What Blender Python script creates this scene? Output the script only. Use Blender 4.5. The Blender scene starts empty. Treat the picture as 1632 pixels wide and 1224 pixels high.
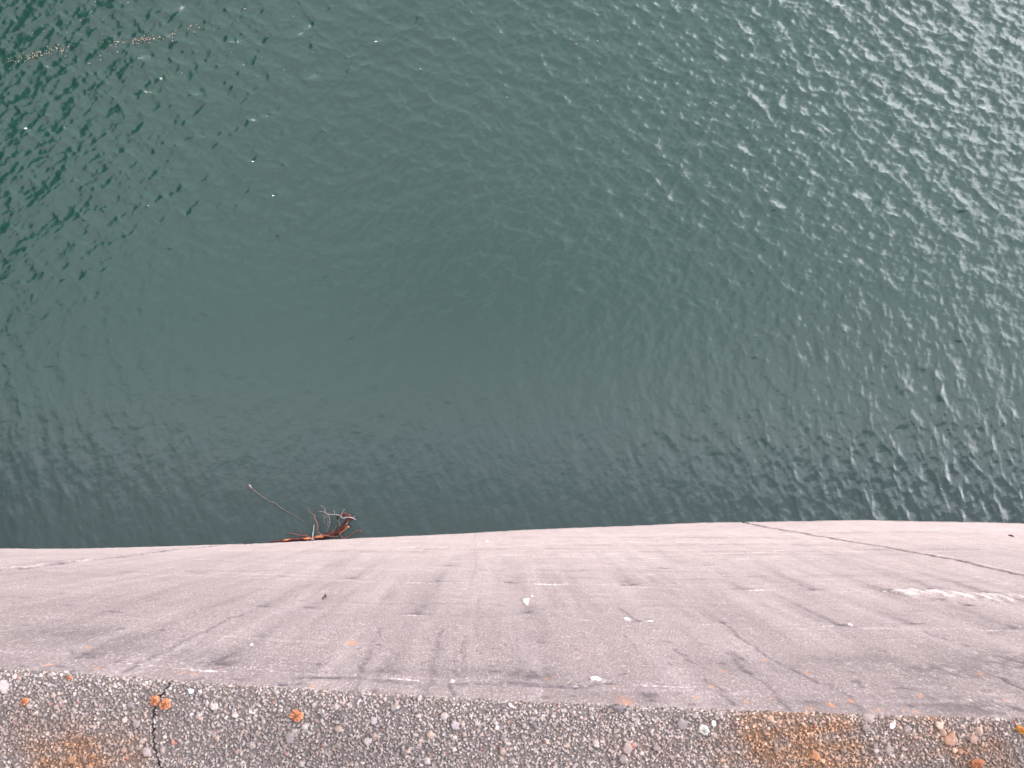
import bpy, math, random
import numpy as np
from math import cos, sin, atan, pi, radians
rng = np.random.default_rng(7)
random.seed(7)
scene = bpy.context.scene
col = scene.collection

# ------------------------------------------------------------------ camera
F_PX, W_PX, H_PX = 1600.0, 1632.0, 1224.0     # focal length and frame in photograph pixels
CAM_Z = 20.25                                  # metres above the water
TH, PH = radians(5.107), radians(-1.284)
cam_d = bpy.data.cameras.new('camera'); cam = bpy.data.objects.new('camera', cam_d); col.objects.link(cam)
cam_d.sensor_fit = 'HORIZONTAL'; cam_d.sensor_width = 36.0
cam_d.lens = 36.0 * F_PX / W_PX
cam_d.clip_start = 0.05; cam_d.clip_end = 5000
cam.location = (0, 0, CAM_Z); cam.rotation_euler = (TH, PH, 0)
scene.camera = cam
Rx = np.array([[1,0,0],[0,cos(TH),-sin(TH)],[0,sin(TH),cos(TH)]])
Ry = np.array([[cos(PH),0,sin(PH)],[0,1,0],[-sin(PH),0,cos(PH)]])
RC = Ry @ Rx
def ray(x, y): return RC @ np.array([(x-W_PX/2)/F_PX, -(y-H_PX/2)/F_PX, -1.0])
def at(x, y, z):                               # the point at height z seen at photograph pixel (x, y)
    r = ray(x, y); p = r*((CAM_Z-z)/-r[2]); return np.array([p[0], p[1], z])

# ------------------------------------------------------------------ light
SUN_EL, SUN_AZ = radians(33), math.atan2(-0.40, 0.92)      # azimuth from +Y towards +X
scene.view_settings.view_transform = 'Standard'; scene.view_settings.look = 'None'
scene.view_settings.gamma = 1.0; scene.view_settings.use_curve_mapping = False
scene.view_settings.exposure = 1.0
sun_d = bpy.data.lights.new('sun', 'SUN'); sun_d.energy = 1.6; sun_d.angle = radians(0.5); sun_d.color = (1.0, 0.88, 0.74)
sun = bpy.data.objects.new('sun', sun_d); col.objects.link(sun)
from mathutils import Vector
sdir = Vector((sin(SUN_AZ)*cos(SUN_EL), cos(SUN_AZ)*cos(SUN_EL), sin(SUN_EL)))
sun.rotation_euler = sdir.to_track_quat('Z', 'Y').to_euler()

def nn(nt, kind, **kw):
    n = nt.nodes.new(kind)
    for k, v in kw.items():
        if k in n.inputs.keys() if hasattr(n.inputs, 'keys') else False: n.inputs[k].default_value = v
        else: setattr(n, k, v)
    return n
world = bpy.data.worlds.new('World'); scene.world = world; world.use_nodes = True
nt = world.node_tree; nt.nodes.clear(); L = nt.links.new
sky = nn(nt, 'ShaderNodeTexSky', sky_type='NISHITA', sun_disc=False, sun_elevation=SUN_EL, sun_rotation=SUN_AZ, altitude=600, dust_density=2.0)
bg_sky = nn(nt, 'ShaderNodeBackground'); bg_sky.inputs['Strength'].default_value = 0.12
L(sky.outputs[0], bg_sky.inputs['Color'])
tc = nn(nt, 'ShaderNodeTexCoord')
nz = nn(nt, 'ShaderNodeTexNoise'); nz.inputs['Scale'].default_value = 2.2; nz.inputs['Detail'].default_value = 5; nz.inputs['Roughness'].default_value = 0.55
L(tc.outputs['Generated'], nz.inputs['Vector'])
# brightness of the cloud sheet: a bright bank low on the right, thinner grey overhead
dot = nn(nt, 'ShaderNodeVectorMath', operation='DOT_PRODUCT'); dot.inputs[1].default_value = (0.93, 0.30, -0.10)
L(tc.outputs['Generated'], dot.inputs[0])
addn = nn(nt, 'ShaderNodeMath', operation='MULTIPLY_ADD'); L(nz.outputs[0], addn.inputs[0]); addn.inputs[1].default_value = 0.22; L(dot.outputs['Value'], addn.inputs[2])
rampb = nn(nt, 'ShaderNodeValToRGB'); L(addn.outputs[0], rampb.inputs[0])
cr = rampb.color_ramp
cr.elements[0].position = 0.0; cr.elements[0].color = (0.17, 0.17, 0.17, 1)
cr.elements[1].position = 0.70; cr.elements[1].color = (1, 1, 1, 1)
e = cr.elements.new(0.49); e.color = (0.225, 0.225, 0.228, 1)
e = cr.elements.new(0.57); e.color = (0.45, 0.45, 0.45, 1)
bg_cl = nn(nt, 'ShaderNodeBackground')
mulc = nn(nt, 'ShaderNodeMath', operation='MULTIPLY'); L(rampb.outputs[0], mulc.inputs[0]); mulc.inputs[1].default_value = 11.5
bg_cl.inputs['Color'].default_value = (1.0, 0.975, 1.035, 1); L(mulc.outputs[0], bg_cl.inputs['Strength'])
cov = nn(nt, 'ShaderNodeMapRange'); L(nz.outputs[0], cov.inputs['Value'])
cov.inputs['From Min'].default_value = 0.34; cov.inputs['From Max'].default_value = 0.56; cov.inputs['To Min'].default_value = 0.55; cov.inputs['To Max'].default_value = 1.0
mixw = nn(nt, 'ShaderNodeMixShader'); L(cov.outputs[0], mixw.inputs[0]); L(bg_sky.outputs[0], mixw.inputs[1]); L(bg_cl.outputs[0], mixw.inputs[2])
wo = nn(nt, 'ShaderNodeOutputWorld'); L(mixw.outputs[0], wo.inputs[0])

# ------------------------------------------------------------------ helpers
def link_mesh(name, V, Fq, mat, parent=None, smooth=True, cols=None, tris=None):
    me = bpy.data.meshes.new(name)
    V = np.asarray(V, dtype=np.float32); Fq = np.asarray(Fq, dtype=np.int32)
    n = len(V); me.vertices.add(n); me.vertices.foreach_set('co', V.ravel())
    k = Fq.shape[1]
    me.loops.add(Fq.size); me.loops.foreach_set('vertex_index', Fq.ravel())
    me.polygons.add(len(Fq)); me.polygons.foreach_set('loop_start', np.arange(0, Fq.size, k, dtype=np.int32))
    me.update(calc_edges=True)
    if smooth: me.polygons.foreach_set('use_smooth', np.ones(len(Fq), dtype=bool))
    for nm, c in (cols or {}).items():
        a = me.color_attributes.new(nm, 'FLOAT_COLOR', 'POINT')
        c4 = np.ones((n, 4), dtype=np.float32); c4[:, :c.shape[1]] = c
        a.data.foreach_set('color', c4.ravel())
    me.validate(); me.materials.append(mat)
    o = bpy.data.objects.new(name, me); col.objects.link(o)
    if parent is not None: o.parent = parent
    return o
def grid_faces(nu, nv, flip=False):            # vertices indexed [u*nv + v]
    a = (np.arange(nu-1)[:, None]*nv + np.arange(nv-1)[None]).ravel()
    q = np.stack([a, a+nv, a+nv+1, a+1], 1)
    return q[:, ::-1] if flip else q
def empty(name, loc=(0,0,0)):
    o = bpy.data.objects.new(name, None); o.location = loc; o.empty_display_size = 0.2; col.objects.link(o); return o
def tag(o, label=None, cat=None, group=None, kind=None):
    if label: o['label'] = label
    if cat: o['category'] = cat
    if group: o['group'] = group
    if kind: o['kind'] = kind
    return o
def adopt(child, parent):                      # parent a mesh that is written in world coordinates
    child.parent = parent
    child.location = -Vector(parent.location)
def newmat(name):
    m = bpy.data.materials.new(name); m.use_nodes = True; t = m.node_tree
    return m, t, t.nodes['Principled BSDF'], t.links.new
def noise(t, vec, scale, detail=4, rough=0.55, dist=0.0):
    n = t.nodes.new('ShaderNodeTexNoise'); n.inputs['Scale'].default_value = scale; n.inputs['Detail'].default_value = detail
    n.inputs['Roughness'].default_value = rough; n.inputs['Distortion'].default_value = dist
    if vec is not None: t.links.new(vec, n.inputs['Vector'])
    return n.outputs[0]
def mapping(t, vec, scale=(1,1,1), loc=(0,0,0)):
    m = t.nodes.new('ShaderNodeMapping'); m.inputs['Scale'].default_value = scale; m.inputs['Location'].default_value = loc
    t.links.new(vec, m.inputs['Vector']); return m.outputs[0]
def mrange(t, v, a, b, c=0.0, d=1.0, smooth=False):
    m = t.nodes.new('ShaderNodeMapRange'); m.inputs['From Min'].default_value = a; m.inputs['From Max'].default_value = b
    m.inputs['To Min'].default_value = c; m.inputs['To Max'].default_value = d
    if smooth: m.interpolation_type = 'SMOOTHSTEP'
    t.links.new(v, m.inputs['Value']); return m.outputs[0]
def mathn(t, op, a, b=None, c=None):
    m = t.nodes.new('ShaderNodeMath'); m.operation = op
    for i, v in enumerate((a, b, c)):
        if v is None: continue
        if isinstance(v, (int, float)): m.inputs[i].default_value = v
        else: t.links.new(v, m.inputs[i])
    return m.outputs[0]
def mixc(t, f, a, b, mode='MIX'):
    m = t.nodes.new('ShaderNodeMix'); m.data_type = 'RGBA'; m.blend_type = mode
    for i, v in ((0, f), (6, a), (7, b)):
        if isinstance(v, (int, float)): m.inputs[i].default_value = v
        elif isinstance(v, tuple): m.inputs[i].default_value = v if len(v) == 4 else (*v, 1)
        else: t.links.new(v, m.inputs[i])
    return m.outputs[2]
def bump(t, h, strength, dist, normal=None):
    b = t.nodes.new('ShaderNodeBump'); b.inputs['Strength'].default_value = strength; b.inputs['Distance'].default_value = dist
    t.links.new(h, b.inputs['Height'])
    if normal is not None: t.links.new(normal, b.inputs['Normal'])
    return b.outputs[0]
def pos(t):
    return t.nodes.new('ShaderNodeNewGeometry').outputs['Position']
def sepxyz(t, v):
    s = t.nodes.new('ShaderNodeSeparateXYZ'); t.links.new(v, s.inputs[0]); return s.outputs
def attr(t, name):
    a = t.nodes.new('ShaderNodeAttribute'); a.attribute_name = name; return a.outputs['Color']
def seprgb(t, v):
    s = t.nodes.new('ShaderNodeSeparateColor'); t.links.new(v, s.inputs[0]); return s.outputs
def gridlines(lo, hi, step, outer, growth=1.35):   # fine spacing inside, growing outside
    c = np.arange(lo, hi + step*0.5, step)
    up, d = [c[-1]], step
    while up[-1] < outer[1]: d *= growth; up.append(up[-1]+d)
    dn, d = [c[0]], step
    while dn[-1] > outer[0]: d *= growth; dn.append(dn[-1]-d)
    return np.concatenate([np.array(dn[1:][::-1]), c, np.array(up[1:])])
def smooth01(x): x = np.clip(x, 0, 1); return x*x*(3-2*x)

# ------------------------------------------------------------------ shape of the dam's water-side face
S = 4.5
CW = np.array([-0.00401964, -0.00391043, 0.04632042, -0.25583264]); CT = np.array([0.02458171, -0.05543018, -0.26251274])
def wall_y(X, z):
    X = np.asarray(X, float)/S; h = (CAM_Z-np.asarray(z, float))/S
    t = (h-1.2)/3.3
    Xw = np.clip(X, -2.3, 2.6); Xt = np.clip(X, -1.3, 1.3)
    yw = np.polyval(CW, Xw) + np.polyval(np.polyder(CW), Xw)*(X-Xw)*np.exp(-np.abs(X-Xw)/8) - 0.005*(X-Xw)**2
    yt = np.polyval(CT, Xt) + (2*CT[0]*Xt+CT[1])*(X-Xt) - 0.005*(X-Xt)**2
    # far out both curves become the same gentle arch
    w = smooth01((np.abs(X)-4)/3); yt = yt*(1-w) + yw*w
    return S*((1-t)*yt + t*yw)
def hit(px, py):                               # (X, z) on the face for a photograph pixel
    r = ray(px, py); a, b = 2.0, 40.0
    for _ in range(45):
        m = (a+b)/2; p = r*(m/-r[2])
        if p[1] < wall_y(p[0], CAM_Z-m): b = m
        else: a = m
    return r[0]*(m/-r[2]), CAM_Z-m

# ------------------------------------------------------------------ materials
def concrete_wall():
    m, t, b, L = newmat('weathered_concrete')
    P = pos(t); X, Y, Z = sepxyz(t, P)[:3]
    M = seprgb(t, attr(t, 'stain')); dark, white, lich = mathn(t, 'MULTIPLY', mathn(t, 'POWER', M[0], 0.65), 1.35), M[1], M[2]
    M2 = seprgb(t, attr(t, 'zone')); algae, seam, hardw = M2[0], M2[1], M2[2]
    n1 = noise(t, mapping(t, P, (1, 1, 1)), 0.55, 5)
    n2 = noise(t, mapping(t, P, (0.35, 0.35, 5.0)), 1.6, 6, 0.65)             # level streaks left by the boards
    n3 = noise(t, mapping(t, P, (3.0, 3.0, 0.16)), 1.5, 5, 0.6)               # runs down the face
    g1 = noise(t, mapping(t, P, (1, 1, .30)), 95, 2, 0.8); g2 = noise(t, mapping(t, P, (1, 1, .4)), 15, 4, 0.7)
    zt = mrange(t, Z, 3.0, 14.0)
    low = mixc(t, zt, (0.430, 0.376, 0.358), (0.212, 0.180, 0.180))
    c = mixc(t, mrange(t, n1, 0.3, 0.7), low, mixc(t, 1.0, low, (0.88, 0.88, 0.90), 'MULTIPLY'))
    lowst = mrange(t, Z, 4.0, 12.5, 1.0, 0.28)
    c = mixc(t, mathn(t, 'MULTIPLY', mrange(t, n2, 0.56, 0.72), lowst), c, (0.52, 0.475, 0.455))
    c = mixc(t, mathn(t, 'MULTIPLY', mrange(t, n2, 0.46, 0.32), mathn(t, 'MULTIPLY', lowst, 0.55)), c, (0.33, 0.275, 0.255))
    c = mixc(t, mathn(t, 'MULTIPLY', mrange(t, n3, 0.50, 0.64), mrange(t, Z, 4.0, 11.0, 0.12, 0.62)), c, (0.185, 0.155, 0.155))
    n4 = noise(t, mapping(t, P, (1.0, 1.0, 0.05), (7, 0, 3)), 4.5, 4, 0.65)            # narrow runs
    c = mixc(t, mathn(t, 'MULTIPLY', mathn(t, 'MULTIPLY', mrange(t, n4, 0.53, 0.66), mrange(t, Z, 4.0, 11.0, 0.05, 1.0)), mrange(t, n1, 0.35, 0.6, 0.30, 0.85)), c, (0.150, 0.125, 0.125))
    n5 = noise(t, mapping(t, P, (1, 1, .7), (2, 9, 1)), 2.6, 5, 0.7)
    c = mixc(t, mrange(t, n5, 0.50, 0.70, 0, 0.38), c, (0.24, 0.20, 0.20))
    c = mixc(t, mathn(t, 'MULTIPLY', mrange(t, n3, 0.47, 0.30), 0.30), c, (0.44, 0.40, 0.40))
    # grain: light and dark specks of aggregate
    c = mixc(t, mrange(t, g1, 0.52, 0.70, 0, 0.85), c, (0.52, 0.475, 0.46))
    c = mixc(t, mrange(t, g1, 0.49, 0.32, 0, 0.85), c, (0.19, 0.16, 0.165))
    c = mixc(t, mrange(t, g2, 0.55, 0.72, 0, 0.40), c, (0.24, 0.21, 0.22))
    # lichen crust that darkens the upper lifts, in clumps
    ga = noise(t, mapping(t, P, (1, 1, 0.40)), 15.0, 5, 0.8); gb = noise(t, mapping(t, P, (1, 1, 0.4)), 2.2, 4, 0.6)
    am = mathn(t, 'MULTIPLY', mrange(t, mathn(t, 'MULTIPLY_ADD', gb, 0.35, mathn(t, 'MULTIPLY', ga, 0.75)), 0.48, 0.58), algae)
    c = mixc(t, mathn(t, 'MULTIPLY', am, 0.9), c, (0.090, 0.080, 0.082))
    # pits, only where the face is rough
    pn = noise(t, mapping(t, P, (1, 1, 0.55), (1, 4, 2)), 7.0, 3, 0.62)
    pit = mathn(t, 'MULTIPLY', mrange(t, mathn(t, 'ADD', pn, mathn(t, 'MULTIPLY', mathn(t, 'SUBTRACT', n5, 0.5), 0.25)), 0.655, 0.70), mrange(t, Z, 9.5, 13.5))
    c = mixc(t, mathn(t, 'MULTIPLY', pit, 0.75), c, (0.10, 0.09, 0.10))
    o2 = mrange(t, noise(t, mapping(t, P, (1, 1, 0.6), (3, 1, 5)), 5.5, 4, 0.65), 0.70, 0.74)
    o2 = mathn(t, 'MULTIPLY', o2, mrange(t, Z, 12.6, 13.6))
    c = mixc(t, mathn(t, 'MULTIPLY', o2, 0.6), c, (0.50, 0.24, 0.11))
    c = mixc(t, mathn(t, 'MULTIPLY', seam, mrange(t, g2, 0.3, 0.6, 0.3, 0.9)), c, (0.16, 0.14, 0.15))
    c = mixc(t, mathn(t, 'MINIMUM', mathn(t, 'MULTIPLY', dark, mrange(t, g2, 0.38, 0.60, 0.30, 1.2)), 0.95), c, (0.085, 0.075, 0.085))
    wn = noise(t, mapping(t, P, (0.8, 0.8, 1.6), (5, 5, 5)), 13.0, 5, 0.8)
    c = mixc(t, mrange(t, mathn(t, 'MULTIPLY_ADD', white, 0.9, mathn(t, 'MULTIPLY', wn, 1.5)), 1.20, 1.95), c, (0.70, 0.66, 0.66))
    c = mixc(t, mrange(t, mathn(t, 'ADD', hardw, mathn(t, 'MULTIPLY', wn, 0.4)), 0.50, 0.75), c, (0.86, 0.83, 0.84))
    c = mixc(t, mathn(t, 'MULTIPLY', lich, 0.8), c, (0.55, 0.25, 0.10))
    c = mixc(t, mrange(t, mathn(t, 'ADD', Z, mathn(t, 'MULTIPLY', n1, 0.35)), 0.42, 0.25, 0, 0.65), c, (0.17, 0.15, 0.13))     # damp foot
    c = mixc(t, 1.0, c, (0.660, 0.622, 0.630), 'MULTIPLY')
    L(c, b.inputs['Base Color']); b.inputs['Roughness'].default_value = 0.92; b.inputs['Specular IOR Level'].default_value = 0.25
    bb = bump(t, mathn(t, 'ADD', g1, mathn(t, 'MULTIPLY', g2, 1.5)), 0.55, 0.012)
    bb = bump(t, n2, 0.4, 0.02, bb)
    L(bb, b.inputs['Normal'])
    return m
def plain_concrete(name, base, sc=30):
    m, t, b, L = newmat(name); P = pos(t)
    g = noise(t, P, sc, 6, 0.7); g2 = noise(t, P, 1.2, 4)
    v = t.nodes.new('ShaderNodeTexVoronoi'); v.inputs['Scale'].default_value = 140; L(P, v.inputs['Vector'])
    c = mixc(t, mrange(t, g, 0.35, 0.7), tuple(x*0.6 for x in base), tuple(min(1, x*1.4) for x in base))
    c = mixc(t, mrange(t, g2, 0.4, 0.7, 0, 0.5), c, tuple(x*0.6 for x in base))
    L(c, b.inputs['Base Color']); b.inputs['Roughness'].default_value = 0.95
    L(bump(t, mathn(t, 'ADD', g, v.outputs['Distance']), 0.7, 0.006), b.inputs['Normal'])
    return m
def aggregate():
    m, t, b, L = newmat('exposed_aggregate'); P = pos(t)
    c = attr(t, 'pebble'); inside = seprgb(t, attr(t, 'zone'))
    g = noise(t, P, 900, 3, 0.7); g3 = noise(t, P, 320, 4, 0.7)
    vo = t.nodes.new('ShaderNodeTexVoronoi'); vo.inputs['Scale'].default_value = 330; L(P, vo.inputs['Vector'])
    dv = mrange(t, vo.outputs['Distance'], 0.25, 0.6, 1.0, 0.35)
    cv = mathn(t, 'MULTIPLY', mrange(t, mathn(t, 'POWER', seprgb(t, vo.outputs['Color'])[0], 2.0), 0, 1, 0.5, 2.6), dv)
    c = mixc(t, inside[1], c, mixc(t, 1.0, c, cv, 'MULTIPLY'))
    c = mixc(t, mrange(t, g, 0.35, 0.7, 0.0, 0.35), c, (0.40, 0.365, 0.355))
    c = mixc(t, mrange(t, g3, 0.45, 0.3, 0.0, 0.5), c, (0.10, 0.085, 0.085))
    c = mixc(t, mathn(t, 'MULTIPLY', inside[0], mrange(t, g3, 0.3, 0.65, 0.55, 1.0)), c, mixc(t, 0.9, c, (0.98, 0.50, 0.14), 'MULTIPLY'))
    c = mixc(t, 1.0, c, (0.300, 0.274, 0.268), 'MULTIPLY')
    L(c, b.inputs['Base Color']); b.inputs['Roughness'].default_value = 0.8; b.inputs['Specular IOR Level'].default_value = 0.35
    nb = bump(t, mathn(t, 'ADD', g, g3), 0.5, 0.0010)
    nb = bump(t, mathn(t, 'MULTIPLY', dv, inside[1]), 0.9, 0.0012, nb)
    L(nb, b.inputs['Normal'])
    return m
def water_mat():
    m, t, b, L = newmat('lake_water'); P = pos(t)
    n = noise(t, P, 0.12, 3)
    c = mixc(t, mrange(t, n, 0.35, 0.65), (0.0050, 0.0190, 0.0155), (0.0062, 0.0220, 0.0185))
    X0, Y0, Z0 = sepxyz(t, P)[:3]
    foot_sheen = mrange(t, mathn(t, 'ADD', Y0, mathn(t, 'MULTIPLY', n, 2.0)), 5.0, -0.5, 0, 1, True)      # reflected light along the foot of the dam, painted into the water colour
    c = mixc(t, foot_sheen, c, (0.0180, 0.0290, 0.0300))
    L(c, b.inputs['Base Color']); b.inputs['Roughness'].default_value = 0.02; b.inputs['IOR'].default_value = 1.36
    X, Y, Z = sepxyz(t, P)[:3]
    r1 = noise(t, mapping(t, P, (1.0, 1.5, 1)), 8.0, 4, 0.6, 0.6)
    # farther out, waves too fine for the sheet
    far = mrange(t, mathn(t, 'ADD', mathn(t, 'ABSOLUTE', X), mathn(t, 'ABSOLUTE', Y)), 24, 36)
    r2 = mathn(t, 'MULTIPLY', noise(t, mapping(t, P, (1, 1.6, 1)), 1.3, 5, 0.6), far)
    r1 = mathn(t, 'MULTIPLY', r1, mrange(t, Y, 0.0, 7.5, 0.55, 1.0))
    nb = bump(t, r1, 0.5, 0.012)
    nb = bump(t, r2, 0.6, 0.12, nb)
    # capillary ripples too fine to model roughen the sheltered water along the dam
    ro = mathn(t, 'MULTIPLY', mrange(t, Y, 8.0, 0.5, 0.0, 1.0, True), mrange(t, X, 1.0, 9.0, 0.17, 0.08))
    L(mathn(t, 'ADD', ro, 0.02), b.inputs['Roughness'])
    L(nb, b.inputs['Normal'])
    return m
def forest_mat():
    m, t, b, L = newmat('forested_slope'); P = pos(t)
    v = noise(t, P, 0.25, 6, 0.7); v2 = noise(t, P, 0.02, 3)
    c = mixc(t, mrange(t, v, 0.3, 0.7), (0.006, 0.016, 0.006), (0.028, 0.055, 0.018))
    c = mixc(t, mrange(t, v2, 0.5, 0.7, 0, 0.5), c, (0.03, 0.045, 0.015))
    L(c, b.inputs['Base Color']); b.inputs['Roughness'].default_value = 1.0; b.inputs['Specular IOR Level'].default_value = 0.0
    L(bump(t, v, 1.0, 2.5), b.inputs['Normal'])
    return m
def wood_mat(name, a, bcol, sc=25, rough=0.7, streak=(1,1,1)):
    m, t, b, L = newmat(name); P = pos(t)
    g = noise(t, mapping(t, P, streak), sc, 5, 0.65)
    L(mixc(t, mrange(t, g, 0.35, 0.66), a, bcol), b.inputs['Base Color']); b.inputs['Roughness'].default_value = rough; b.inputs['Specular IOR Level'].default_value = 0.15
    L(bump(t, g, 0.5, 0.01), b.inputs['Normal']); return m

# ------------------------------------------------------------------ water
def make_water():
    N, LX = 1024, 28.0
    k = np.fft.fftfreq(N, LX/N)*2*pi
    KX, KY = np.meshgrid(k, k, indexing='ij'); K = np.hypot(KX, KY); K[0, 0] = 1e-6
    ang = np.arctan2(KY, KX); wdir = radians(72)
    base = np.exp(-0.9*((2*pi/0.78)/K)**3) * K**-3.45 * np.exp(-(K/95.0)**2)      # amplitude^2 density
    def field(spread, slope):
        spec = base*spread; spec[0, 0] = 0
        a = (rng.normal(size=(N, N)) + 1j*rng.normal(size=(N, N)))*np.sqrt(spec)
        h = np.real(np.fft.ifft2(a)); dx = np.real(np.fft.ifft2(1j*KX/K*a)); dy = np.real(np.fft.ifft2(1j*KY/K*a))
        sx = np.gradient(h, LX/N, axis=0); sy = np.gradient(h, LX/N, axis=1)
        s = slope/np.sqrt((sx**2+sy**2).mean()/2)
        return h*s, dx*s, dy*s
    open_ = field(0.12 + np.abs(np.cos(ang-radians(62)))**6 + 0.95*np.abs(np.cos(ang-radians(122)))**5, WAVE_SLOPE)
    along = field(0.08 + np.abs(np.cos(ang-radians(12)))**6 + 0.4*np.abs(np.cos(ang+radians(8)))**6, WAVE_SLOPE*0.9)   # ripples that run along the dam
    X = gridlines(-11.4, 11.9, 0.022, (-17, 18), 1.012); Y = gridlines(-1.5, 10.9, 0.022, (-1.8, 20), 1.012)
    ex = lambda a, lo, hi: np.concatenate([(a[0]-np.cumsum(0.1*1.15**np.arange(60)))[::-1], a, a[-1]+np.cumsum(0.1*1.15**np.arange(60))])
    X = ex(X, 0, 0); X = X[np.abs(X) < 480]; Y = ex(Y, 0, 0); Y = Y[Y < 560]
    Y = Y[(Y > -14)]
    GX, GY = np.meshgrid(X, Y, indexing='ij')
    def samp(f):
        u = (GX/LX % 1)*N; v = (GY/LX % 1)*N
        i = np.floor(u).astype(int); j = np.floor(v).astype(int); fu = u-i; fv = v-j
        i %= N; j %= N; i1 = (i+1) % N; j1 = (j+1) % N
        return (f[i, j]*(1-fu)*(1-fv)+f[i1, j]*fu*(1-fv)+f[i, j1]*(1-fu)*fv+f[i1, j1]*fu*fv)
    out = np.hypot(np.maximum(np.abs(GX)-15, 0), np.maximum(GY-15.5, 0))
    fade = np.exp(-out/2.2)
    # close to the dam the open-water waves die away and only ripples running along it are left
    near = 1-smooth01((GY+0.6)/8.0)
    A = fade*(1-0.93*near)*(0.74 + 0.26*smooth01((np.hypot(GX+1.5, (GY-2.0)*0.9)-1.5)/6))
    B = fade*near*(0.24 + 0.66*smooth01((GX-0.5)/8) + 0.22*smooth01((-GX-4.5)/4))
    chop = 1.3
    h_, dx_, dy_ = (A*samp(p)+B*samp(q) for p, q in zip(open_, along))
    V = np.stack([GX + chop*dx_, GY + chop*dy_, h_], -1).reshape(-1, 3)
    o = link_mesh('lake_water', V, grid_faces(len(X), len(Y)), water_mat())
    tag(o, 'grey green reservoir water covered in small wind ripples', 'water', kind='structure')
    return o
WAVE_SLOPE = 0.095
water = make_water()

# ------------------------------------------------------------------ land round the lake
def make_land():
    xs = gridlines(-60, 60, 1.5, (-560, 560), 1.05); ys = gridlines(-40, 80, 1.5, (-300, 640), 1.05)
    X, Y = np.meshgrid(xs, ys, indexing='ij')
    def nz(X, Y):
        r = np.random.default_rng(3); z = np.zeros_like(X); amp = 1.0; f = 0.012
        for o in range(7):
            for _ in range(4):
                th = r.uniform(0, 2*pi); z += amp*np.sin((X*cos(th)+Y*sin(th))*f*2*pi+r.uniform(0, 6.28))/2.2
            amp *= 0.58; f *= 1.9
        return z
    n = nz(X, Y)
    r = np.hypot(X, Y)+1e-3; az = np.degrees(np.arctan2(X, Y))          # bearing from the dam, left is negative
    E = np.interp(az, [-180, -125, -100, -75, -48, -36, -24, -5, 40, 90, 130, 180], [20, 34, 38, 41, 44, 39, 24, 11, 9, 11, 12, 12])
    r0 = np.interp(az, [-180, -95, -60, -45, -25, 0, 40, 75, 95, 180], [17, 17, 18, 24, 80, 420, 330, 110, 62, 50]) + 2.5*np.sin(az*0.35)
    rp = np.interp(az, [-180, -60, -45, -25, 0, 180], [130, 140, 170, 230, 520, 300])
    rise = smooth01((r-r0)/np.maximum(14, 0.35*r0)); land = rise
    z = np.tan(np.radians(E))*(np.minimum(r, rp)+18*(1-np.exp(-np.maximum(r-rp, 0)/60)))*rise
    z = z + n*np.minimum(6.0, 0.05*r+1.0)*smooth01(land*1.5) - 9*(1-smooth01(land*6))
    down = smooth01((-Y-14)/30.0)*(1-smooth01(land*2))
    z = z - down*35
    V = np.stack([X, Y, z], -1).reshape(-1, 3)
    o = link_mesh('hillside', V, grid_faces(len(xs), len(ys)), forest_mat())
    tag(o, 'steep dark forested hills round the lake', 'hill', kind='structure')
make_land()

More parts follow.
